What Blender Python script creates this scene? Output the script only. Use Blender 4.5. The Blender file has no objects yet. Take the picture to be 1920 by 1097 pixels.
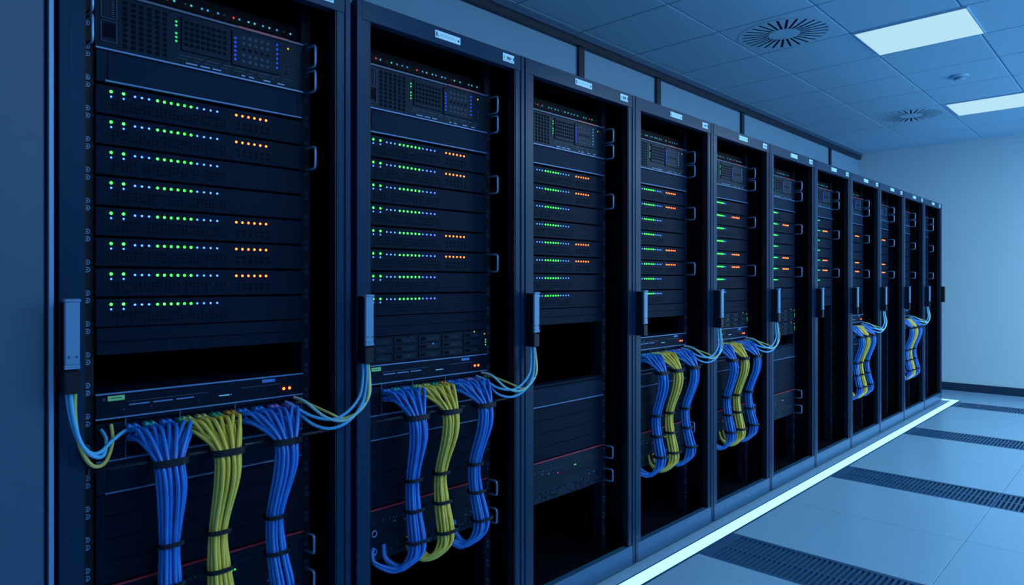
import bpy, bmesh, math, random
from mathutils import Vector, Matrix
random.seed(7)
C = bpy.context.scene.collection
SC = bpy.context.scene

# ------------------------------------------------------------------ materials
def mat(name, col, rough=0.5, metal=0.0, emit=None, es=0.0, noise=0.0, nscale=8.0, spec=0.5, tint=None):
    m = bpy.data.materials.new(name); m.use_nodes = True
    nt = m.node_tree; b = nt.nodes['Principled BSDF']
    b.inputs['Base Color'].default_value = (*col, 1)
    b.inputs['Roughness'].default_value = rough
    b.inputs['Metallic'].default_value = metal
    b.inputs['Specular IOR Level'].default_value = spec
    if tint: b.inputs['Specular Tint'].default_value = (*tint, 1)
    if emit:
        b.inputs['Emission Color'].default_value = (*emit, 1)
        b.inputs['Emission Strength'].default_value = es
    if noise:
        tc = nt.nodes.new('ShaderNodeTexCoord'); n = nt.nodes.new('ShaderNodeTexNoise')
        n.inputs['Scale'].default_value = nscale; n.inputs['Detail'].default_value = 4
        r = nt.nodes.new('ShaderNodeValToRGB')
        r.color_ramp.elements[0].color = (*[c*(1-noise) for c in col], 1)
        r.color_ramp.elements[1].color = (*[min(1, c*(1+noise)) for c in col], 1)
        nt.links.new(tc.outputs['Object'], n.inputs['Vector'])
        nt.links.new(n.outputs['Fac'], r.inputs['Fac'])
        nt.links.new(r.outputs['Color'], b.inputs['Base Color'])
    return m

M = dict(
    wall=mat('wall_paint', (.36, .55, .66), .55, noise=.03, nscale=1.5),
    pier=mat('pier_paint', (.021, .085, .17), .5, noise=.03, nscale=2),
    panelw=mat('wall_panel_paint', (.16, .32, .50), .45, noise=.04, nscale=2),
    ceil=mat('ceiling_tile', (.25, .48, .68), .7, noise=.03, nscale=3),
    ceilgap=mat('ceiling_joint', (.09, .24, .42), .8),
    floor=mat('floor_tile', (.18, .36, .53), .25, noise=.04, nscale=2),
    subfloor=mat('floor_void', (.004, .010, .022), .9),
    grille=mat('grille_steel', (.022, .09, .20), .4, .2),
    darktrim=mat('dark_trim', (.006, .014, .035), .5),
    navytrim=mat('navy_trim', (.03, .08, .17), .45),
    steel=mat('edge_steel', (.13, .30, .55), .4, .3),
    frame=mat('rack_frame', (.0050, .023, .064), .32, .0, spec=.18, tint=(.3, .62, 1), noise=.05, nscale=5),
    kick_lit=mat('kick_rail_strip_glow', (.018, .072, .145), .32, spec=.25, tint=(.3, .62, 1)),  # frame colour lightened: the floor strip's glow is put into the base colour
    black=mat('rack_black', (.0012, .0022, .006), .6, spec=.08),
    rail=mat('rail_steel', (.004, .009, .022), .5, spec=.15),
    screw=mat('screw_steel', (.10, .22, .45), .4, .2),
    screwdim=mat('screw_dark', (.018, .045, .10), .5, spec=.2),  # same screws in a darker tone for the right rail
    face=mat('server_face', (.0030, .0085, .023), .5, spec=.06, tint=(.35, .65, 1), noise=.08, nscale=9),
    face2=mat('panel_face', (.0045, .015, .038), .5, spec=.06, tint=(.35, .65, 1), noise=.05, nscale=6),
    hole=mat('vent_black', (.0012, .0035, .009), .8, spec=.05),
    hole2=mat('grid_black', (.0014, .0048, .0125), .8, spec=.05),
    lip=mat('polished_lip', (.075, .19, .42), .4, .2),
    dimlip=mat('dull_lip', (.03, .075, .17), .45, .1),
    redlip=mat('red_lip', (.28, .015, .05), .4),
    handle=mat('handle_steel', (.14, .33, .62), .35, .45),
    lever=mat('lever_grey', (.085, .24, .45), .42, .1),
    lockblk=mat('lock_black', (.003, .008, .02), .45, spec=.2),
    label=mat('label_white', (.45, .78, .95), .5),
    ink=mat('label_ink', (.02, .05, .12), .6),
    glabel=mat('label_green', (.18, .55, .22), .5),
    blabel=mat('label_blue', (.03, .17, .60), .5),
    module=mat('module_face', (.0027, .0088, .0225), .45, spec=.15, tint=(.35, .65, 1)),
    dim=mat('port_metal', (.016, .048, .105), .5, spec=.2),
    cblue=mat('cable_blue', (.007, .155, .60), .42, noise=.2, nscale=30),
    cyel=mat('cable_yellow', (.62, .52, .075), .45, noise=.15, nscale=30),
    ccyan=mat('cable_cyan', (.07, .42, .78), .42),
    cpale=mat('cable_pale', (.24, .58, .62), .42),
    colive=mat('cable_olive', (.42, .42, .12), .45),
    pblue=mat('plug_blue', (.03, .22, .75), .35),
    pteal=mat('plug_teal', (.03, .42, .50), .35),
    pgreen=mat('plug_green', (.02, .30, .22), .35),
    pviol=mat('plug_violet', (.22, .20, .62), .35),
    porange=mat('plug_orange', (.60, .26, .05), .35),
    polive=mat('plug_olive', (.48, .50, .18), .35),
    tie=mat('tie_black', (.006, .012, .03), .5),
    base=mat('baseboard_dark', (.006, .025, .06), .35),
    plastic=mat('detector_plastic', (.25, .48, .68), .5),
    lamp=mat('lamp_diffuser', (.02, .02, .03), .6, spec=.1, emit=(.47, .75, .88), es=1.0),
    strip=mat('strip_light', (.02, .03, .03), .5, spec=.1, emit=(.075, .22, .44), es=8.0),
    Lg=mat('led_green', (.0, .1, .02), .4, emit=(.020, 1.0, .030), es=11.0),
    Lg2=mat('led_sea_green', (0, .05, .03), .4, emit=(.02, 1.0, .30), es=2.0),
    Lb=mat('led_blue', (.0, .03, .1), .4, emit=(.03, .13, 1.0), es=6.5),
    Lo=mat('led_orange', (.1, .03, 0), .4, emit=(1.0, .070, .004), es=13.0),
    Lr=mat('led_red', (.1, .01, 0), .4, emit=(1.0, .045, .004), es=16.0),
    Lt=mat('led_teal', (0, .05, .05), .4, emit=(.05, .55, .60), es=1.0),
    Lc=mat('led_azure', (0, .03, .08), .4, emit=(.04, .30, .75), es=1.0),
    Ld=mat('led_deep_blue', (0, .01, .1), .4, emit=(.01, .06, 1.0), es=1.2),
    Lm=mat('led_mild_green', (0, .1, .02), .4, emit=(.03, .75, .18), es=1.0),
    Ls=mat('led_soft_red', (.1, .01, .01), .4, emit=(.75, .06, .06), es=1.0),
    Ly=mat('led_yellow', (.1, .1, 0), .4, emit=(.75, .60, .04), es=1.0),
    Lx=mat('led_off', (.03, .09, .12), .4),
)

# ------------------------------------------------------------------ mesh building
class MB:
    def __init__(s, *mats):
        s.bm = bmesh.new(); s.mats = list(mats)
    def _mi(s, m):
        if m is None: return 0
        if m not in s.mats: s.mats.append(m)
        return s.mats.index(m)
    def box(s, x0, x1, y0, y1, z0, z1, m=None, bev=0.0):
        mi = s._mi(m)
        r = bmesh.ops.create_cube(s.bm, size=1.0)
        vs = r['verts']
        for v in vs:
            v.co = Vector(((x0+x1)/2+v.co.x*(x1-x0), (y0+y1)/2+v.co.y*(y1-y0), (z0+z1)/2+v.co.z*(z1-z0)))
        fs = set(f for v in vs for f in v.link_faces)
        for f in fs: f.material_index = mi
        if bev > 0:
            es = set(e for v in vs for e in v.link_edges)
            g = bmesh.ops.bevel(s.bm, geom=list(es), offset=bev, segments=1, affect='EDGES')
            for f in g['faces']: f.material_index = mi
        return s
    def tube(s, pts, r, m=None, n=7, closed=False, cap=True):
        mi = s._mi(m); pts = [Vector(p) for p in pts]; rings = []
        N = len(pts); up = None
        for i, p in enumerate(pts):
            if closed: t = pts[(i+1) % N]-pts[i-1]
            else: t = pts[min(i+1, N-1)]-pts[max(i-1, 0)]
            t.normalize()
            if up is None:
                up = Vector((0, 0, 1)) if abs(t.z) < .9 else Vector((0, 1, 0))
            a = (up-t*up.dot(t)); a.normalize(); b = t.cross(a); up = a
            rings.append([s.bm.verts.new(p+(a*math.cos(k*2*math.pi/n)+b*math.sin(k*2*math.pi/n))*r) for k in range(n)])
        L = N if closed else N-1
        for i in range(L):
            A, B = rings[i], rings[(i+1) % N]
            for k in range(n):
                f = s.bm.faces.new((A[k], A[(k+1) % n], B[(k+1) % n], B[k])); f.material_index = mi; f.smooth = True
        if cap and not closed:
            for R in (rings[0][::-1], rings[-1]):
                f = s.bm.faces.new(R); f.material_index = mi
        return s
    def cyl(s, c, axis, r, h, m=None, n=12, r2=None):
        mi = s._mi(m); c = Vector(c); ax = Vector(axis).normalized()
        rot = Vector((0, 0, 1)).rotation_difference(ax).to_matrix().to_4x4()
        g = bmesh.ops.create_cone(s.bm, cap_ends=True, segments=n, radius1=r, radius2=r if r2 is None else r2, depth=h,
                                  matrix=Matrix.Translation(c+ax*h/2) @ rot)
        for f in set(f for v in g['verts'] for f in v.link_faces): f.material_index = mi
        return s
    def dome(s, c, r, m=None, flat=.7):
        mi = s._mi(m); c = Vector(c)
        rings = []
        for j, (rr, hh) in enumerate(((1, 0), (.86, .5), (.5, .87))):
            rings.append([s.bm.verts.new(c+Vector((hh*r*flat, rr*r*math.cos(k*math.pi/4), rr*r*math.sin(k*math.pi/4)))) for k in range(8)])
        top = s.bm.verts.new(c+Vector((r*flat, 0, 0)))
        for A, B in ((rings[0], rings[1]), (rings[1], rings[2])):
            for k in range(8):
                f = s.bm.faces.new((A[k], A[(k+1) % 8], B[(k+1) % 8], B[k])); f.material_index = mi; f.smooth = True
        for k in range(8):
            f = s.bm.faces.new((rings[2][k], rings[2][(k+1) % 8], top)); f.material_index = mi; f.smooth = True
        return s
    def poly(s, pts2, z0, z1, m=None):
        mi = s._mi(m)
        a = [s.bm.verts.new((x, y, z0)) for x, y in pts2]; b = [s.bm.verts.new((x, y, z1)) for x, y in pts2]
        n = len(a); fs = [s.bm.faces.new(a[::-1]), s.bm.faces.new(b)]
        for k in range(n): fs.append(s.bm.faces.new((a[k], a[(k+1) % n], b[(k+1) % n], b[k])))
        for f in fs: f.material_index = mi
        return s
    def mesh(s, name):
        bmesh.ops.recalc_face_normals(s.bm, faces=s.bm.faces)
        me = bpy.data.meshes.new(name); s.bm.to_mesh(me); s.bm.free()
        for m in s.mats: me.materials.append(M[m])
        return me

CACHE = {}
def cached(key, fn, name):
    if key not in CACHE: CACHE[key] = fn().mesh(name)
    return CACHE[key]
def link(name, me, parent=None, loc=(0, 0, 0)):
    o = bpy.data.objects.new(name, me); C.objects.link(o); o.location = loc
    if parent: o.parent = parent
    return o
def tag(o, label=None, cat=None, group=None, kind=None):
    if label: o['label'] = label
    if cat: o['category'] = cat
    if group: o['group'] = group
    if kind: o['kind'] = kind
    return o
def thing(name, label, cat, loc, group=None):
    return tag(link(name, None, None, loc), label, cat, group)
def struct(name, mb, loc=(0, 0, 0)):
    return tag(link(name, mb.mesh(name), None, loc), kind='structure')

NR = 11
Y0 = [.355]+[1.07+.70*i for i in range(NR-1)]
W = .70
ORD = ['nearest', 'second', 'third', 'fourth', 'fifth', 'sixth', 'seventh', 'eighth', 'ninth', 'tenth', 'farthest']
def rk(i): return ORD[i]+' rack' if i in (0, 10) else ORD[i]+' rack from the left'

# ------------------------------------------------------------------ setting
XW = -1.08; YF = 9.0; ZC = 2.81; XR = 4.2; YN = -2.2
b = MB('subfloor').box(XW, XR, YN, YF, -.12, -.06)
def tile(x0, x1, y0, y1): b.box(x0+.0012, x1-.0012, y0+.0012, y1-.0012, -.06, 0, 'floor', bev=.0012)
ym = [2.78-1.675*3+1.675*k for k in range(8)]
xe = [.128, .965, 1.802, 2.639, 3.476, XR]
for k, y in enumerate(ym):
    g1 = y+.345
    for i in range(5):
        a, c = xe[i], xe[i+1]
        if i < 2 and 2.7 < y < 8: pass
        else: tile(a, c, y, g1)
        e = min(y+1.675, YF)
        if g1 < e:
            mid = g1+.665
            tile(a, c, g1, min(mid, e))
            if mid < e: tile(a, c, mid, e)
    e = min(y+1.675, YF)
    if y < YF: tile(XW, .052, y+.345, min(y+1.675, YF)+.345 if y+1.675 < YF else YF)
tile(XW, .052, YN, ym[0]+.345) if ym[0]+.345 > YN else None
b.box(.052, .130, YN, YF, -.06, -.004, 'floor')
b.box(.0535, .1265, 8.25, YF, -.004, -.0005, 'floor')
struct('floor', b)

b = MB('ceilgap').box(XW, XR, YN, YF, ZC+.004, ZC+.10)
x = -1.0; xs = [XW]
while x < XR: xs.append(x); x += .6
xs.append(XR); y = 4.6-.6*12; ys = [YN]
while y < YF-.02:
    if y > YN+.02: ys.append(y)
    y += .6
ys.append(YF)
for i in range(len(xs)-1):
    for j in range(len(ys)-1):
        b.box(xs[i]+.005, xs[i+1]-.005, ys[j]+.005, ys[j+1]-.005, ZC-.002, ZC+.02, 'ceil', bev=.003)
struct('ceiling', b)
struct('wall_left', MB('panelw').box(XW-.1, XW, YN, YF, -.06, ZC+.1))
struct('wall_far', MB('wall').box(XW-.1, XR, YF, YF+.1, -.06, ZC+.1))
struct('wall_near', MB('wall').box(XW-.1, XR, YN-.1, YN, -.06, ZC+.1))
struct('wall_right', MB('wall').box(XR, XR+.1, YN-.1, 6.2, -.06, ZC+.1))  # unseen wall, length shaped to darken near racks and admit world light
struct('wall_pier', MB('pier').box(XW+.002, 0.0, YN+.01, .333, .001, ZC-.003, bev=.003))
struct('baseboard_far', MB('base').box(XW+.002, XR, YF-.014, YF, .001, .088, bev=.003))
struct('trim_1', MB('navytrim').box(XW, XW+.05, .34, YF-.001, 2.775, ZC-.003, bev=.003))
struct('trim_2', MB('darktrim').box(XW, XW+.035, .34, YF-.001, 2.735, 2.774))
for k, (yy, w) in enumerate(((3.455, .055), (4.38, .055), (5.78, .05), (7.99, .045))):
    struct('trim_%d' % (k+3), MB('darktrim').box(XW, XW+.02, yy-w/2, yy+w/2, .05, 2.734))
struct('trim_7', MB('steel').box(-.03, .006, .3385, .3475, .012, 2.6, bev=.001))

# floor grilles
def grille_frame(x1, m0):
    q = MB('grille')
    q.box(0, x1, 0, .022, -.02, -.001); q.box(0, x1, .323, .345, -.02, -.001)
    q.box(0, m0, .022, .323, -.02, -.001); q.box(x1-.010, x1, .022, .323, -.02, -.001)
    return q
def grille_slats(x1, m0):
    q = MB('grille'); x = m0+.011
    while x < x1-.015:
        q.box(x, x+.0105, .022, .323, -.018, -.002); x += .0225
    q.box(m0, x1-.01, .166, .179, -.0175, -.0025)
    return q
gn = ['nearest to the camera', 'second nearest', 'third nearest', 'farthest from the camera']
k = 0
for y in ym:
    if 2.7 < y < 8:
        for i in range(2):
            x1 = xe[i+1]-xe[i]-.004
            t = thing('floor_grille', 'dark slotted floor vent %s, %s' % (gn[k], ('starting at the glowing floor strip', 'continuing right of the strip-side vent')[i]),
                      'floor vent', (xe[i]+.002, y, 0), 'slotted vents in the raised floor')
            link('frame', cached(('gf', i), lambda: grille_frame(x1, (.05, .008)[i]), 'grille_frame'), t)
            link('slats', cached(('gs', i), lambda: grille_slats(x1, (.05, .008)[i]), 'grille_slats'), t)
        k += 1

# glowing floor strip
t = thing('light_strip', 'long pale cyan light strip set in the floor along the rack row', 'light strip', (0, 0, 0))
link('diffuser', MB('strip').box(.059, .122, -1.5, 8.238, -.003, .003).box(-.95, .059, 8.182, 8.238, .0005, .003).mesh('strip_diffuser'), t)
link('profile', MB('dim').box(.053, .058, -1.5, 8.18, -.003, .004).box(.123, .1275, -1.5, 8.242, -.003, .004).mesh('strip_profile'), t)

# ceiling lights
def clight(x, y, w, d, label):
    t = thing('ceiling_light', label, 'ceiling light', (x, y, ZC), 'square light panels in the ceiling')
    link('diffuser', MB('lamp').box(-w/2, w/2, -d/2, d/2, -.008, -.003).mesh('light_diffuser'), t)
    f = MB('ceil'); e = .008
    f.box(-w/2-e, w/2+e, -d/2-e, -d/2, -.010, -.002).box(-w/2-e, w/2+e, d/2, d/2+e, -.010, -.002)
    f.box(-w/2-e, -w/2, -d/2, d/2, -.010, -.002).box(w/2, w/2+e, -d/2, d/2, -.010, -.002)
    link('frame', f.mesh('light_frame'), t)
clight(.520, 4.895, .60, .545, 'bright square ceiling light, the larger and nearer of the two')
clight(.545, 7.29, .60, .545, 'bright square ceiling light, farther one cut by right edge')

def diffuser_plate():
    q = MB('ceil'); n = 28; hw = .0075; r1, r2 = .095, .255
    q.poly([(r1*math.cos(a*math.pi/14), r1*math.sin(a*math.pi/14)) for a in range(28)], -.004, -.0031)
    for k in range(n):
        a0, a1 = 2*math.pi*k/n, 2*math.pi*(k+1)/n
        def P(r, a, sgn):
            d = Vector((math.cos(a), math.sin(a))); nn = Vector((-d.y, d.x)); v = d*r+nn*hw*sgn
            return (v.x, v.y)
        q.poly([P(r1-.003, a0, 1), P(r2+.002, a0, 1), P(r2+.002, a1, -1), P(r1-.003, a1, -1)], -.004, -.0031)
        ro = .28
        q.poly([(r2*math.cos(a0), r2*math.sin(a0)), (ro*math.cos(a0), ro*math.sin(a0)), (ro*math.cos(a1), ro*math.sin(a1)), (r2*math.cos(a1), r2*math.sin(a1))], -.004, -.0031)
    return q
for (x, y, lb) in ((-.105, 4.32, 'round slotted ceiling air vent, nearer one left of the large light'),
                   (-.09, 7.27, 'round slotted ceiling air vent, farther one near the back wall')):
    t = thing('air_diffuser', lb, 'air vent', (x, y, ZC), 'round air vents in the ceiling')
    link('plate', cached('dp', diffuser_plate, 'diffuser_plate'), t)
    link('duct', cached('dd', lambda: MB('hole').cyl((0, 0, -.003), (0, 0, 1), .27, .0006, n=32), 'diffuser_duct'), t)
t = thing('smoke_detector', 'small round smoke detector on the ceiling between the two lights', 'smoke detector', (.51, 6.13, ZC-.002))
link('base', MB('plastic').cyl((0, 0, -.014), (0, 0, 1), .062, .014, n=24).mesh('detector_base'), t)
link('sensor_head', MB('plastic').cyl((0, 0, -.036), (0, 0, 1), .036, .010, n=24).cyl((0, 0, -.028), (0, 0, 1), .032, .015, 'ceilgap', n=20).mesh('detector_head'), t)

# ------------------------------------------------------------------ racks
def shell():
    q = MB('black')
    q.box(-1.04, -.032, .004, .016, .03, 2.02); q.box(-1.04, -.032, .684, .696, .03, 2.02)
    q.box(-1.04, -.032, .016, .684, 2.0, 2.02); q.box(-1.04, -.032, .016, .684, .03, .06)
    q.box(-1.04, -1.02, .016, .684, .06, 2.0)
    q.box(-.98, -.05, .03, .67, 0.0, .03)
    return q
def frame():
    q = MB('frame')
    q.box(-.03, 0, .0025, .020, .012, 2.025, bev=.0015); q.box(-.03, -.004, .0195, .048, .012, 2.025, bev=.0012)
    q.box(-.03, -.004, .655, .6805, .012, 2.025, bev=.0012); q.box(-.03, 0, .680, .6975, .012, 2.025, bev=.0015)
    q.box(-.03, -.002, .020, .680, 1.97, 2.025, bev=.0012)
    return q
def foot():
    return MB('kick_lit').box(-.03, -.001, .020, .680, .012, .092, bev=.0012)
def gasket():
    q = MB('lockblk')
    q.box(-.034, -.006, .0475, .052, .09, 1.972); q.box(-.034, -.006, .651, .6555, .09, 1.972)
    return q
def rail(yc, sm='screw'):
    q = MB('rail'); q.box(-.125, -.112, yc-.014, yc+.014, .06, 2.0); q.box(-.16, -.125, yc-.014, yc-.010, .06, 2.0)
    z = 1.8848
    while z > .14:
        for dz in (.0085, -.0085):
            q.tube([(-.1105, yc+.0052*math.cos(a*math.pi/5), z+dz+.0052*math.sin(a*math.pi/5)) for a in range(10)], .0017, sm, n=5, closed=True)
            q.cyl((-.113, yc, z+dz), (1, 0, 0), .0022, .004, sm, n=6)
        z -= .0697
    return q
def plateA():
    q = MB('label').box(-.002, .0006, .287, .392, 1.988, 2.011)
    q.box(0, .0009, .291, .296, 1.993, 2.006, 'ink'); q.box(0, .0009, .298, .301, 1.994, 1.997, 'ink')
    q.box(0, .0009, .380, .387, 1.995, 2.002, 'ink')
    for z in (1.997, 2.001): q.box(0, .0008, .305, .372, z, z+.0007, 'dim')
    return q
def plateB():
    q = MB('label').box(-.002, .0006, .588, .643, 1.986, 2.013)
    y = .594
    for w, h in ((.003, .008), (0, 0), (.005, .010), (.004, .009), (.005, .010), (.004, .009), (0, 0), (.005, .011)):
        if w: q.box(0, .0009, y, y+w, 1.9995-h/2, 1.9995+h/2, 'ink')
        y += .0062
    q.box(0, .0009, .593, .638, 1.9905, 1.9915, 'dim')
    return q
def handle_body():
    q = MB('lockblk'); q.box(0, .034, .004, .030, .993, 1.182, bev=.002)
    q.box(.0, .042, .002, .032, .993, 1.040, bev=.002)
    return q
def lever():
    q = MB('lever'); q.box(.034, .043, .003, .030, 1.052, 1.183, bev=.002)
    q.poly([(.034, .003), (.0435, .003), (.0435, .030), (.034, .030)], 1.044, 1.053)
    q.box(.0405, .0438, .0085, .0115, 1.066, 1.071, 'ink'); q.box(.0405, .0438, .0225, .0255, 1.066, 1.071, 'ink')
    q.box(.024, .046, .0015, .0315, 1.180, 1.187, 'lever', bev=.002)
    return q
for i, y0 in enumerate(Y0):
    t = thing('server_rack', 'tall open-fronted server rack with grey-blue frame, '+(rk(i) if i else 'nearest rack at the left edge')
              if i < 10 else 'tall open-fronted server rack with grey-blue frame, farthest rack by the back wall',
              'server rack', (0, y0, 0), 'row of server racks')
    link('cabinet', cached('shell', shell, 'cabinet'), t)
    f = link('front_frame', cached('frame', frame, 'front_frame'), t)
    link('bottom_rail', cached('foot', foot, 'bottom_rail'), f)['label'] = 'bottom rail with strip glow in its colour'
    link('gasket', cached('gasket', gasket, 'gasket'), f)
    link('mounting_rail', cached('railL', lambda: rail(.080), 'rail'), t)
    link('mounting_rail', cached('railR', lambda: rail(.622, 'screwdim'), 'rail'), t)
    link('name_plate', cached('pa', plateA, 'plate'), t)['label'] = 'pale long name plate'
    link('number_plate', cached('pb', plateB, 'plate'), t)['label'] = 'pale small number plate'
    h = link('door_handle', cached('hb', handle_body, 'handle_body'), t)
    link('lever', cached('lv', lever, 'lever'), h)['label'] = 'light steel lever'
    if i == NR-1:
        link('door_latch', MB('lockblk').box(-.001, .03, .672, .696, 1.02, 1.18, bev=.002).mesh('latch'), t)

XF = -.10   # equipment face
def dhandle(z0, z1, yc, out=.040):
    q = MB('handle')
    pts = [(XF-.004, yc-.004, z1), (XF+out-.008, yc, z1), (XF+out-.002, yc, z1-.002), (XF+out, yc, z1-.008), (XF+out, yc, z0+.008), (XF+out-.002, yc, z0+.002), (XF+out-.008, yc, z0), (XF-.004, yc-.004, z0)]
    q.tube(pts, .0038, n=8)
    return q
def led(col, r=.0036): return cached(('led', col, r), lambda: MB(col).dome((0, 0, 0), r), 'indicator')
def ledrow(col, ys, zs, r): return cached(('lr', col, tuple(ys), tuple(zs), r), lambda: _lr(col, ys, zs, r), 'indicators')
def _lr(col, ys, zs, r):
    q = MB(col)
    for y in ys:
        for z in zs: q.dome((0, y, z), r)
    return q

# LED positions in rack coordinates
GA = [.126, .152]
BA = [.176, .191, .2065]
GB = [.2255+.0155*k for k in range(6)]
BB = [.318+.0165*k for k in range(4)]
OR = [.4170+.0162*k for k in range(6)]

def led_server_body():
    q = MB('face'); q.box(-.70, XF-.003, .098, .602, .001, .0655)
    q.box(XF-.006, XF, .094, .606, .0015, .066, bev=.0012)
    return q
def vent():
    q = MB('hole')
    y = .128
    while y < .385:
        for z in (.012, .021, .030):
            if random.random() < .86: q.box(XF-.002, XF+.0003, y, y+.0045, z, z+.0045)
        y += .0095
    return q
def port_group():
    q = MB('hole')
    for k in range(6):
        for z in (.014, .026): q.box(XF-.002, XF+.0003, .418+.0162*k, .426+.0162*k, z, z+.006)
    return q
ROWW = ['topmost', 'second', 'third', 'fourth', 'fifth', 'sixth', 'seventh', 'lowest']
for i in range(NR):
    orr = {0: (0, 1, 4, 5, 6), 1: (0, 1, 4, 5), 2: (0, 1, 4, 5), 3: (0, 1, 4, 5)}.get(i, (1, 4, 5) if i < 9 else ())
    hasgreen = i < 9
    for r in range(8):
        zb = 1.6748-.0697*(r+1); lz = zb+.051
        t = thing('rack_server', 'thin black server, %s lit row, in the %s' % (ROWW[r], rk(i)) if hasgreen else
                  'thin black unlit server, %s of its stack, in the %s' % (ROWW[r], rk(i)),
                  'server', (0, Y0[i], zb), 'rows of rack servers with indicator lights')
        link('faceplate', cached('lsb', led_server_body, 'faceplate'), t)
        if i < 6:
            link('vent_holes', cached(('vent', r), vent, 'vent_holes'), t)
            if r in orr: link('port_group', cached('pg', port_group, 'port_group'), t)
        if i < 4:
            zz = .051
            for y in GA:
                link('indicator_light', led('Lg', .0034), t, (XF, y, zz+.002)); link('indicator_light', led('Lb', .0023), t, (XF, y, zz-.0095))
            for y in BA+BB: link('indicator_light', led('Lb', .0026), t, (XF, y, zz))
            for y in GB: link('indicator_light', led('Lg', .0031), t, (XF, y, zz))
            if r in orr:
                for y in OR: link('indicator_light', led('Lo', .0031), t, (XF, y, zz))
        elif hasgreen:
            link('green_lights', ledrow('Lg', GB, [.051], .0034), t, (XF, 0, 0))['label'] = 'row of green lights'
            if i == 4: link('blue_lights', ledrow('Lb', BB[:2], [.051], .0026), t, (XF, 0, 0))['label'] = 'pair of blue lights'
            elif i < 7: link('teal_lights', ledrow('Lg2', BB[:2+(i == 6)], [.051], .0032), t, (XF, 0, 0))['label'] = 'short row of teal lights'
            if r in orr: link('orange_lights', ledrow('Lo', OR, [.051], .0036), t, (XF, 0, 0))['label'] = 'row of orange lights'
        if r == 1 or (r == 5 and i not in (0, 2)):
            link('handle', cached('sh', lambda: dhandle(.003, .063, .622), 'handle'), t)

# top switch with a row of lights
def topsw():
    q = MB('black'); q.box(-.60, XF-.03, .098, .602, .001, .050)
    q.box(XF-.034, XF-.028, .094, .606, .0005, .051, bev=.001)
    for k in range(24): q.box(XF-.029, XF-.0277, .112+.0195*k, .125+.0195*k, .006, .015, 'hole')
    return q
tl = 'Lt Lc Lc Lt Lt Lt Lc Ls Lt Lx Lt Lc Lc Lc Lx Ls Lc Lt Lt Lc Lt Lc Lx Lt'.split()
def chassis():
    q = MB('module'); q.box(-.80, XF-.003, .098, .602, .001, .134)
    q.box(XF-.006, XF-.001, .094, .606, .001, .1355)
    # edge lips
    q.box(XF-.004, XF+.004, .094, .606, .1315, .1365, 'dimlip'); q.box(XF-.004, XF+.004, .094, .606, .0, .0035, 'lip')
    # raised modules
    q.box(XF-.002, XF+.003, .280, .398, .040, .122, 'module', bev=.001)
    q.box(XF-.002, XF+.003, .405, .535, .034, .124, 'module', bev=.001)
    # perforated area on the left
    for a in range(6):
        for c in range(9):
            q.box(XF-.002, XF-.0004, .150+.0175*a, .160+.0175*a, .014+.0125*c, .0225+.0125*c, 'hole2')
    for c in range(5):
        for a in range(8): q.box(XF+.002, XF+.0033, .286+.0135*a, .2955+.0135*a, .052+.0135*c, .060+.0135*c, 'hole2')
        for a in range(5): q.box(XF+.002, XF+.0033, .432+.0165*a, .439+.0165*a, .045+.0155*c, .052+.0155*c, 'dim' if c != 2 else 'hole2')
    # slots along the foot
    y = .275
    for w in (.03, .02, .035, .025, .03, .02, .03, .022, .03):
        q.box(XF-.001, XF+.0006, y, y+w, .026, .0285, 'dim'); q.box(XF-.001, XF+.0006, y-.004, y+w-.010, .0185, .0205, 'dim'); y += w+.007
    for y, w in ((.29, .028), (.325, .024), (.355, .022), (.43, .010), (.45, .014), (.49, .020), (.53, .02)):
        q.box(XF-.001, XF+.0014, y, y+w, .009, .0125, 'lip')
    return q
def bay():
    q = MB('dim')
    for a, z0, z1 in ((0, .018, .068), (0, .072, .124)):
        q.box(XF-.001, XF+.002, .104, .1062, z0, z1); q.box(XF-.001, XF+.002, .1358, .138, z0, z1)
        q.box(XF-.001, XF+.002, .104, .138, z0, z0+.002); q.box(XF-.001, XF+.002, .104, .138, z1-.002, z1)
    q.box(XF-.001, XF+.0007, .109, .133, .030, .062, 'hole2')
    for c in range(9): q.box(XF-.001, XF+.0014, .126, .1325, .078+.005*c, .0805+.005*c, 'dim')
    return q
def shelfpanel(h, lipw=True):
    q = MB('face2'); q.box(-.14, XF-.001, .096, .604, .001, h-.001, bev=.001)
    q.box(-.14, XF+.001, .118, .590, .002, h-.006, bev=.0015)
    if lipw: q.box(XF-.002, XF+.006, .112, .600, .0015, .0055, 'lip', bev=.001)
    return q
def lowerpanel(h):
    q = MB('face'); q.box(-.14, XF-.004, .096, .604, .001, h-.001, bev=.001)
    for k in range(1, 4): q.box(XF-.006, XF-.003, .11, .59, h*k/4, h*k/4+.0015, 'hole')
    return q
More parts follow.
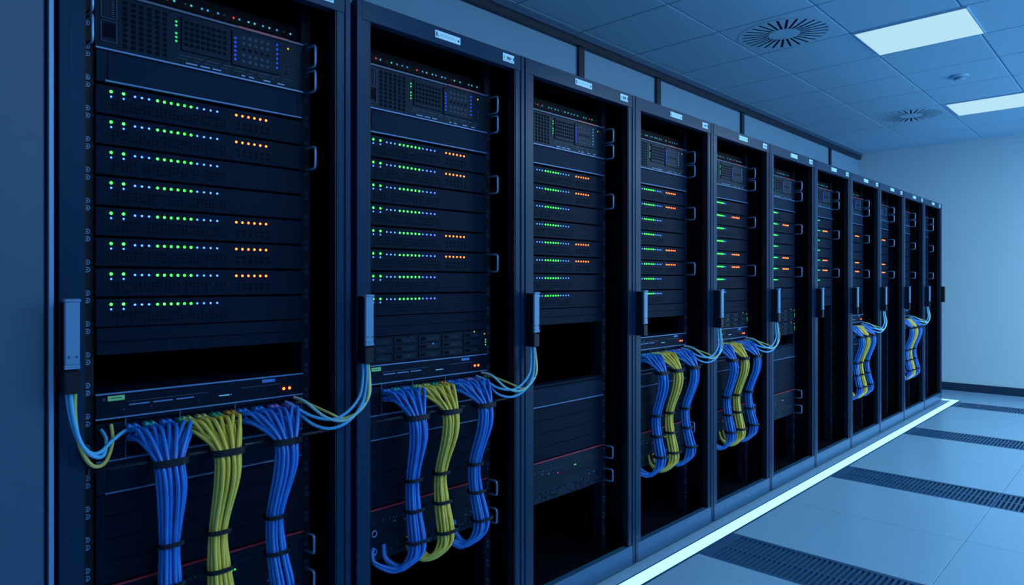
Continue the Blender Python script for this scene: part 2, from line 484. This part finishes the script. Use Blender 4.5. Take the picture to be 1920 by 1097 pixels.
for i in range(NR):
    t = thing('network_switch', 'narrow black switch topmost in the '+rk(i), 'network switch', (0, Y0[i], 1.8925), 'top switches of the racks')
    link('casing', cached('tsw', topsw, 'casing'), t)
    if i < 8:
        for k in range(24):
            if (k*7+i*3) % 11 == 0 and i: continue
            c = tl[(k+i*5) % 24] if i else tl[k]
            link('indicator_light', led(c, .0030), t, (XF-.028, .112+.0205*k+.003*math.sin(k*3+i), .026))
    t = thing('blade_chassis', 'deep black vented chassis with side handles in the '+rk(i), 'server chassis', (0, Y0[i], 1.7515), 'blade chassis at the top of the racks')
    link('casing', cached('ch', chassis, 'casing'), t)
    link('drive_bay', cached('bay', bay, 'drive_bay'), t)
    link('red_edge', cached('re', lambda: MB('redlip').box(XF+.001, XF+.0052, .420, .560, .1325, .1372), 'red_edge'), t)['label'] = 'thin dark red edge'
    for y in (.078, .622):
        for z0, z1 in ((.002, .060), (.071, .129)):
            link('handle', cached(('dh', y, z0), lambda: dhandle(z0, z1, y), 'handle'), t)
    if i < 9:
        far = i > 3
        def column(col, y, zs, r):
            if far: link('indicator_column', ledrow(col, [0], zs, r), t, (XF+.003, y, 0))
            else:
                for z in zs: link('indicator_light', led(col, r), t, (XF+.003, y, z))
        column('Lm', .267, [.106-.0095*k for k in range(6) if k != 2], .0030)
        column('Ld', .413, [.104-.0110*k for k in range(6)], .0032)
        column('Lc' if i > 1 else 'Ld', .528, [.115-.0125*k for k in range(6)], .0030)
        if i < 4:
            column('Ly', .560, [.112], .0028); column('Lx', .560, [.066, .055, .046], .0022)
    t = thing('blank_panel', 'plain dark panel right above the lit servers of the '+rk(i), 'panel', (0, Y0[i], 1.6770), 'plain panels above the lit servers')
    link('faceplate', cached('sp74', lambda: shelfpanel(.0735), 'faceplate'), t)
    t = thing('filler_panel', 'plain black filler panel just below the lit servers in the '+rk(i), 'panel', (0, Y0[i], 1.0535), 'plain panels below the lit servers')
    link('faceplate', cached('fp', lambda: MB('face').box(-.14, XF, .096, .604, .001, .0625, bev=.001).box(-.14, XF+.0008, .10, .60, .030, .032, 'hole'), 'faceplate'), t)

# perforated storage unit (racks 2, 5, 6)
def storage():
    q = MB('face'); q.box(-.6, XF-.002, .096, .604, .0005, .083)
    for a in range(5):
        for c in range(3):
            q.box(XF-.002, XF+.0006, .106+.098*a, .192+.098*a, .006+.026*c, .0265+.026*c, 'module', bev=.0008)
            q.box(XF-.001, XF+.001, .112+.098*a, .135+.098*a, .011+.026*c, .021+.026*c, 'hole')
            q.box(XF, XF+.0016, .14+.098*a+.008*((a+c) % 3), .17+.098*a, .014+.026*c, .0155+.026*c, 'dim')
    return q
for i, zs, wd in ((1, .9692, ''), (4, .9692, ''), (5, .9692, 'upper '), (5, .8840, 'lower ')):
    t = thing('storage_server', 'low black storage server, '+(wd+'of a pair, ' if wd else 'with scattered lights, ')+'in the '+rk(i), 'server', (0, Y0[i], zs), 'storage servers below the lit rows')
    link('casing', cached('sto', storage, 'casing'), t)
    for y, z, c in ((.27, .076, 'Lx'), (.26, .018, 'Lx'), (.36, .050, 'Lc'), (.595, .069, 'Ly'), (.600, .048, 'Lm'), (.600, .040, 'Lm'), (.600, .030, 'Lm'), (.545, .079, 'Ly')):
        link('indicator_light', led(c, .0028), t, (XF+.001, y, z))

# 1U switch with labels and red lights
def sw1u():
    q = MB('face'); q.box(-.6, XF-.002, .096, .604, .001, .0595)
    q.box(XF-.004, XF+.003, .094, .606, .0565, .0600, 'lip'); q.box(XF-.004, XF+.003, .094, .606, .0, .0032, 'lip')
    for y, w in ((.163, .045), (.215, .045), (.268, .042)): q.box(XF-.003, XF+.0012, y, y+w, .0265, .0298, 'lip')
    for y, w in ((.372, .030), (.398, .006)): q.box(XF-.003, XF+.0012, y, y+w, .022, .0245, 'label')
    q.box(XF-.003, XF+.0008, .16, .345, .0352, .0362, 'dimlip'); q.box(XF-.003, XF+.0008, .43, .54, .036, .0372, 'dimlip')
    q.cyl((XF-.003, .111, .046), (1, 0, 0), .0035, .004, 'dim', n=8)
    for y in (.150, .208, .318): q.box(XF-.003, XF+.001, y, y+.004, .017, .020, 'dim')
    return q
def patchpanel():
    q = MB('face'); q.box(-.2, XF-.012, .096, .604, .001, .0955)
    q.box(XF-.014, XF-.002, .096, .604, .0885, .0955, 'face'); q.box(XF-.014, XF-.002, .096, .158, .001, .0955, 'face')
    for y in (.1575, .2785, .4150, .604): q.box(XF-.013, XF, y-.0025, y, .004, .0955, 'dimlip')
    for k in range(24):
        yy = .164+.0178*k
        q.box(XF-.0125, XF-.0108, yy, yy+.013, .064, .078, 'hole'); q.box(XF-.0125, XF-.0108, yy, yy+.013, .040, .054, 'hole')
    q.box(XF-.014, XF+.002, .096, .604, .0, .0035, 'lip')
    return q
for i in (0, 1, 3, 4, 7, 9):
    t = thing('network_switch', 'low black switch with paired red lights above cables in the '+rk(i), 'network switch', (0, Y0[i], .9072), 'switches above the cable bundles')
    link('casing', cached('sw', sw1u, 'casing'), t)
    link('sticker', cached('stg', lambda: MB('glabel').box(XF-.003, XF+.0006, .119, .154, .041, .0525).box(XF, XF+.0009, .125, .148, .046, .048, 'ink'), 'sticker'), t)['label'] = 'green sticker'
    link('sticker', cached('stb', lambda: MB('blabel').box(XF-.003, XF+.0006, .487, .523, .044, .0525), 'sticker'), t)['label'] = 'blue sticker'
    if i != 9:
        for y in (.549, .566): link('indicator_light', led('Lr', .0040), t, (XF, y, .022))
    t = thing('cable_distributor', 'black patch panel with plugged in cables in the '+rk(i), 'patch panel', (0, Y0[i], .8100), 'patch panels under the switches')
    link('casing', cached('pp', patchpanel, 'casing'), t)
for i in (2, 5):
    t = thing('blank_panel', 'plain black panel at mid height in the '+rk(i), 'panel', (0, Y0[i], .8105), 'plain panels at mid height')
    link('faceplate', cached('mp', lambda: MB('face').box(-.14, XF, .096, .604, .001, .012, bev=.001), 'faceplate'), t)

# lower panels and the bottom server
def bottomserver():
    q = MB('module'); q.box(-.8, XF-.002, .096, .604, .001, .1605)
    q.box(XF-.004, XF, .094, .606, .0845, .158, 'module', bev=.001); q.box(XF-.004, XF, .094, .606, .002, .0800, 'module', bev=.001)
    rnd = random.Random(4)
    for k in range(34):
        y = .15+.0125*k
        for z in (.014, .024, .034):
            if rnd.random() < .75: q.box(XF-.001, XF+.0009, y, y+.005, z, z+.005, 'dim' if rnd.random() < .35 else 'hole')
        if k < 18 and rnd.random() < .8: q.box(XF-.001, XF+.0009, y-.04, y-.035, .118, .118+.006*rnd.random()+.004, 'dim')
        if k > 20: q.box(XF-.001, XF+.0009, y-.03, y-.022, .128, .1293, 'dim')
    for y, z in ((.50, .052), (.53, .056), (.20, .108), (.24, .104)): q.box(XF-.001, XF+.0014, y, y+.010, z, z+.003, 'lip')
    return q
def ring():
    q = MB('handle'); h = .0085
    q.tube([(XF+.002, h*math.cos(a), .0095*math.sin(a)) for a in [k*math.pi/6 for k in range(12)]], .0022, n=6, closed=True)
    return q
for i in (0, 1, 2, 3, 4, 5, 7):
    t = thing('blank_panel', 'dark panel with shiny lip, below mid height of the '+rk(i), 'panel', (0, Y0[i], .7350), 'lipped panels under the patch panels')
    link('faceplate', cached('sp73', lambda: shelfpanel(.0745), 'faceplate'), t)
    t = thing('filler_panel', 'tall dark filler panel above bottom server in the '+rk(i), 'panel', (0, Y0[i], .5270), 'tall panels above the bottom servers')
    link('faceplate', cached('lp', lambda: lowerpanel(.2075), 'faceplate'), t)
    if i == 7: continue
    t = thing('bottom_server', 'lowest black server with dark red top edge in the '+rk(i), 'server', (0, Y0[i], .3640), 'servers at the foot of the racks')
    link('casing', cached('bs', bottomserver, 'casing'), t)
    link('red_edge', cached('re2', lambda: MB('redlip').box(XF-.002, XF+.0045, .094, .606, .1582, .1618), 'red_edge'), t)['label'] = 'thin dark red edge'
    for z in (.088, .032): link('power_button', cached('ring', ring, 'power_button'), t, (0, .128, z))
    for z0, z1 in ((.004, .054), (.103, .153)): link('handle', cached(('bh', z0), lambda: dhandle(z0, z1, .618), 'handle'), t)
    for y, z, c in ((.30, .098, 'Ls'), (.405, .110, 'Lm'), (.413, .1105, 'Lm')): link('indicator_light', led(c, .0030), t, (XF+.0005, y, z))

# ------------------------------------------------------------------ cable bundles
def cr(P, n=6):
    out = []; P = [Vector(p) for p in P]
    for i in range(len(P)-1):
        p0 = P[max(i-1, 0)]; p1 = P[i]; p2 = P[i+1]; p3 = P[min(i+2, len(P)-1)]
        for k in range(n):
            t = k/n
            out.append(.5*((2*p1)+(p2-p0)*t+(2*p0-5*p1+4*p2-p3)*t*t+(3*p1-p0-3*p2+p3)*t**3))
    out.append(P[-1]); return out
NCAB = 16; CR = .0051
disc = []
for k in range(NCAB):
    rr = math.sqrt((k+.5)/NCAB); a = k*2.39996
    disc.append((rr*math.cos(a), rr*math.sin(a)))
# path stations: (x, y, z, halfwidth y, halfwidth x)
BND = [
 dict(col='cblue', y=[.216, .222, .233, .231, .231, .226], py=(.168, .280), plugs=['pblue', 'pteal', 'pblue', 'pgreen'], name='blue', pos='left'),
 dict(col='cyel', y=[.350, .350, .346, .345, .347, .342], py=(.290, .398), plugs=['polive', 'polive', 'pgreen', 'porange'], name='yellow', pos='middle'),
 dict(col='cblue', y=[.503, .503, .495, .496, .503, .498], py=(.430, .560), plugs=['pblue', 'pblue', 'pviol', 'pviol'], name='blue', pos='right'),
]
ZS = [.812, .740, .610, .518, .428, .385]
XS = [.000, .002, -.040, -.034, -.016, -.016]
HW = [.041, .038, .028, .032, .039, .038]
HX = [.017, .018, .017, .018, .020, .019]
def cable_path(bi, k):
    B = BND[bi]; rnd = random.Random(bi*100+k)
    # order plugs by lateral position so the fan does not cross
    order = sorted(range(NCAB), key=lambda q: disc[q][0]); idx = order.index(k)
    row = idx % 2; slot = idx//2; a, c = B['py']
    py = a+(c-a)*(slot//2)/3.0+(slot % 2)*.0135-.006
    pz = .881-.021*row
    u, v = disc[k]
    pts = [(XF+.012, py, pz), (XF+.034, py, pz+.001), (XF+.058+.010*v, py*.7+(B['y'][0]+u*HW[0])*.3+.002, pz-.006)]
    for s in range(6):
        j = .0012
        pts.append((XS[s]+v*HX[s]*1.0+rnd.uniform(-j, j), B['y'][s]+u*(HW[s]-CR)+rnd.uniform(-j, j), ZS[s]))
    side = -1 if idx < 8 else 1
    yb = B['y'][5]; ye = yb-.075+side*.017+(.006 if bi else -.010)
    dip = rnd.uniform(0, .016)
    pts.append((-.026+v*.012, yb-.022+u*.030, .362-dip*.5+.008*v))
    pts.append((-.052+v*.010, yb-.050+u*.022, .352-dip))
    pts.append((-.080, ye+u*.008-.004, .376-dip*.5))
    pts.append((-.0965, ye+u*.006, .404+rnd.uniform(0, .010)))
    return pts
def mk_cable(bi, k): return MB(BND[bi]['col']).tube(cr(cable_path(bi, k)), CR, n=7)
def plug(c):
    q = MB(c); q.box(-.001, .024, -.0062, .0062, -.0066, .0066, bev=.0012); q.box(.024, .036, -.0056, .0056, -.0056, .0056, bev=.0012)
    q.box(.004, .020, -.0025, .0025, .006, .0095, bev=.0005)
    return q
def mk_tie(bi, s):
    B = BND[bi]; q = MB('tie'); n = 22; hw = HW[s]+.0022; hx = HX[s]+CR+.0022
    tilt = .0
    outer = []
    for k in range(n):
        a = 2*math.pi*k/n; ca, sa = math.cos(a), math.sin(a)
        ex = abs(ca)**.7*(1 if ca > 0 else -1); ey = abs(sa)**.7*(1 if sa > 0 else -1)
        outer.append((XS[s]+hx*ey, B['y'][s]+hw*ex, ZS[s]))
    bm = q.bm; R = []
    h = .0085 if s == 0 else .0056
    for p in outer: R.append([bm.verts.new((p[0], p[1], p[2]-h)), bm.verts.new((p[0], p[1], p[2]+h))])
    for k in range(n): bm.faces.new((R[k][0], R[(k+1) % n][0], R[(k+1) % n][1], R[k][1]))
    g = bmesh.ops.solidify(bm, geom=bm.faces[:], thickness=.0018)
    return q
for i in (0, 1, 3, 4, 7, 9):
    for bi, B in enumerate(BND):
        t = thing('cable_bundle', '%s cables tied in a bundle, %s bundle in the %s' % (B['name'], B['pos'], rk(i)), 'cable bundle', (0, Y0[i], 0), 'tied cable bundles hanging in the racks')
        order = sorted(range(NCAB), key=lambda q: disc[q][0])
        for k in range(NCAB):
            c = link('cable', cached(('cab', bi, k), lambda: mk_cable(bi, k), 'cable'), t)
            if i < 5:
                p = cable_path(bi, k)[0]
                link('plug', cached(('plug', B['plugs'][order.index(k)//4]), lambda: plug(B['plugs'][order.index(k)//4]), 'plug'), c, (XF-.010, p[1], p[2]))
        for s in (0, 2, 3, 4):
            link('cable_tie', cached(('tie', bi, s), lambda: mk_tie(bi, s), 'cable_tie'), t)['label'] = 'black cable tie'
    t = thing('lacing_bar', 'thin black lacing bar behind the cable bundles in the '+rk(i), 'bar', (0, Y0[i], .812), 'lacing bars behind the bundles')
    link('bar', cached('lb', lambda: MB('tie').tube([(-.026, .066, 0), (-.026, .640, 0)], .0042, n=8), 'bar'), t)
    link('bracket', cached('lbb', lambda: MB('tie').box(-.112, -.024, .060, .066, -.006, .006), 'bracket'), t)
    link('bracket', CACHE['lbb'], t, (0, .578, 0))

# loose cords from the door handles
def cords(i, specs, where):
    for j, (m, cname, pts) in enumerate(specs):
        o = link('network_cable', MB(m).tube(cr(pts, 8), .0043, n=8).mesh('network_cable'))
        tag(o, '%s cord hanging from the door handle of the %s' % (cname, rk(i)), 'cable', 'loose cords looping from the door handles')
for i in (1, 2, 4, 5, 8, 10):
    y = Y0[i]; p = Y0[i-1]
    sp = [('ccyan', 'bright cyan-blue', [(.018, y+.010, .996), (.022, y+.008, .955), (.032, y-.010, .905), (.030, y-.045, .868), (.018, y-.085, .850), (-.015, y-.125, .858), (-.060, p+.560, .882), (XF+.002, p+.553, .893)]),
          ('ccyan', 'lowest-hanging cyan-blue', [(.026, y+.016, .996), (.032, y+.014, .950), (.042, y-.006, .890), (.038, y-.045, .845), (.020, y-.090, .826), (-.010, y-.125, .836), (-.050, p+.570, .862), (XF+.002, p+.566, .876)]),
          ('cpale', 'pale green-blue', [(.022, y+.023, .996), (.030, y+.024, .955), (.042, y+.014, .905), (.044, y-.018, .868), (.034, y-.060, .845), (.005, y-.100, .856)]+[(-.050, p+.585, .895), (XF+.002, p+.578, .902)])]
    cords(i, sp, '')
    # yellow end by the panel
    o = link('network_cable', MB('colive').tube(cr([(XF+.002, p+.586, .887), (-.055, p+.592, .890), (.010, p+.625, .866), (.028, p+.655, .850), (.040, y-.012, .868), (.046, y+.008, .905), (.034, y+.019, .955), (.027, y+.022, .996)], 8), .0036, n=8).mesh('network_cable'))
    tag(o, 'thin olive yellow cord hanging from the door handle of the '+rk(i), 'cable', 'loose cords looping from the door handles')
y = Y0[0]
cords(0, [('ccyan', 'bright cyan-blue', [(.018, y+.012, .996), (.016, y+.018, .950), (.014, y+.032, .897), (.008, y+.055, .862), (-.010, y+.080, .855), (-.05, y+.115, .868), (-.085, y+.150, .878), (XF+.002, y+.168, .872)]),
          ('ccyan', 'second cyan-blue', [(.027, y+.016, .996), (.024, y+.022, .945), (.022, y+.036, .888), (.014, y+.060, .855), (-.010, y+.086, .847), (-.06, y+.105, .868), (XF+.002, y+.105, .885)]),
          ('colive', 'olive yellow', [(.024, y+.025, .996), (.022, y+.026, .940), (.018, y+.036, .880), (.008, y+.056, .838), (-.010, y+.080, .825), (-.045, y+.104, .832), (-.075, y+.122, .862), (XF+.002, y+.125, .895)])], '')

# ------------------------------------------------------------------ lights
w = bpy.data.worlds.new('World'); SC.world = w; w.use_nodes = True
bg = w.node_tree.nodes['Background']; bg.inputs[0].default_value = (.45, .69, .87, 1); bg.inputs[1].default_value = 5.0
def area(name, loc, sx, sy, power, col, rot=(0, 0, 0)):
    l = bpy.data.lights.new(name, 'AREA'); l.shape = 'RECTANGLE'; l.size = sx; l.size_y = sy; l.energy = power; l.color = col
    o = bpy.data.objects.new(name, l); C.objects.link(o); o.location = loc; o.rotation_euler = rot; return o
COL = (.62, .83, .96)
# fill lights added outside the frame to brighten the room, placed like ceiling panels
for x, y, p in ((2.5, 4.9, 60), (2.5, 7.3, 60), (3.4, 6.1, 60), (2.2, 2.2, 30), (2.9, 0.4, 12)):
    area('room_fill', (x, y, 2.79), .6, .6, p, COL)

# added fill light near the right wall, without fixture, brightening the near ceiling
area('ceiling_fill', (3.9, 2.2, 2.25), .2, 6.0, 75, COL, (0, math.radians(158), 0))
# ------------------------------------------------------------------ camera
F = 1269.0
cam = bpy.data.cameras.new('camera'); co = bpy.data.objects.new('camera', cam); C.objects.link(co)
cam.sensor_fit = 'HORIZONTAL'; cam.sensor_width = 36; cam.lens = F/1920*36
cam.shift_y = -(548.5-530)/1920.0; cam.clip_start = .02
co.location = (1.639, 0, 1.22); co.rotation_euler = (math.radians(90), 0, math.radians(43.9))
SC.camera = co
SC.view_settings.view_transform = 'Standard'; SC.view_settings.look = 'None'
SC.view_settings.gamma = 1; SC.view_settings.exposure = 0.0; SC.view_settings.use_curve_mapping = False
SC.cycles.max_bounces = 6
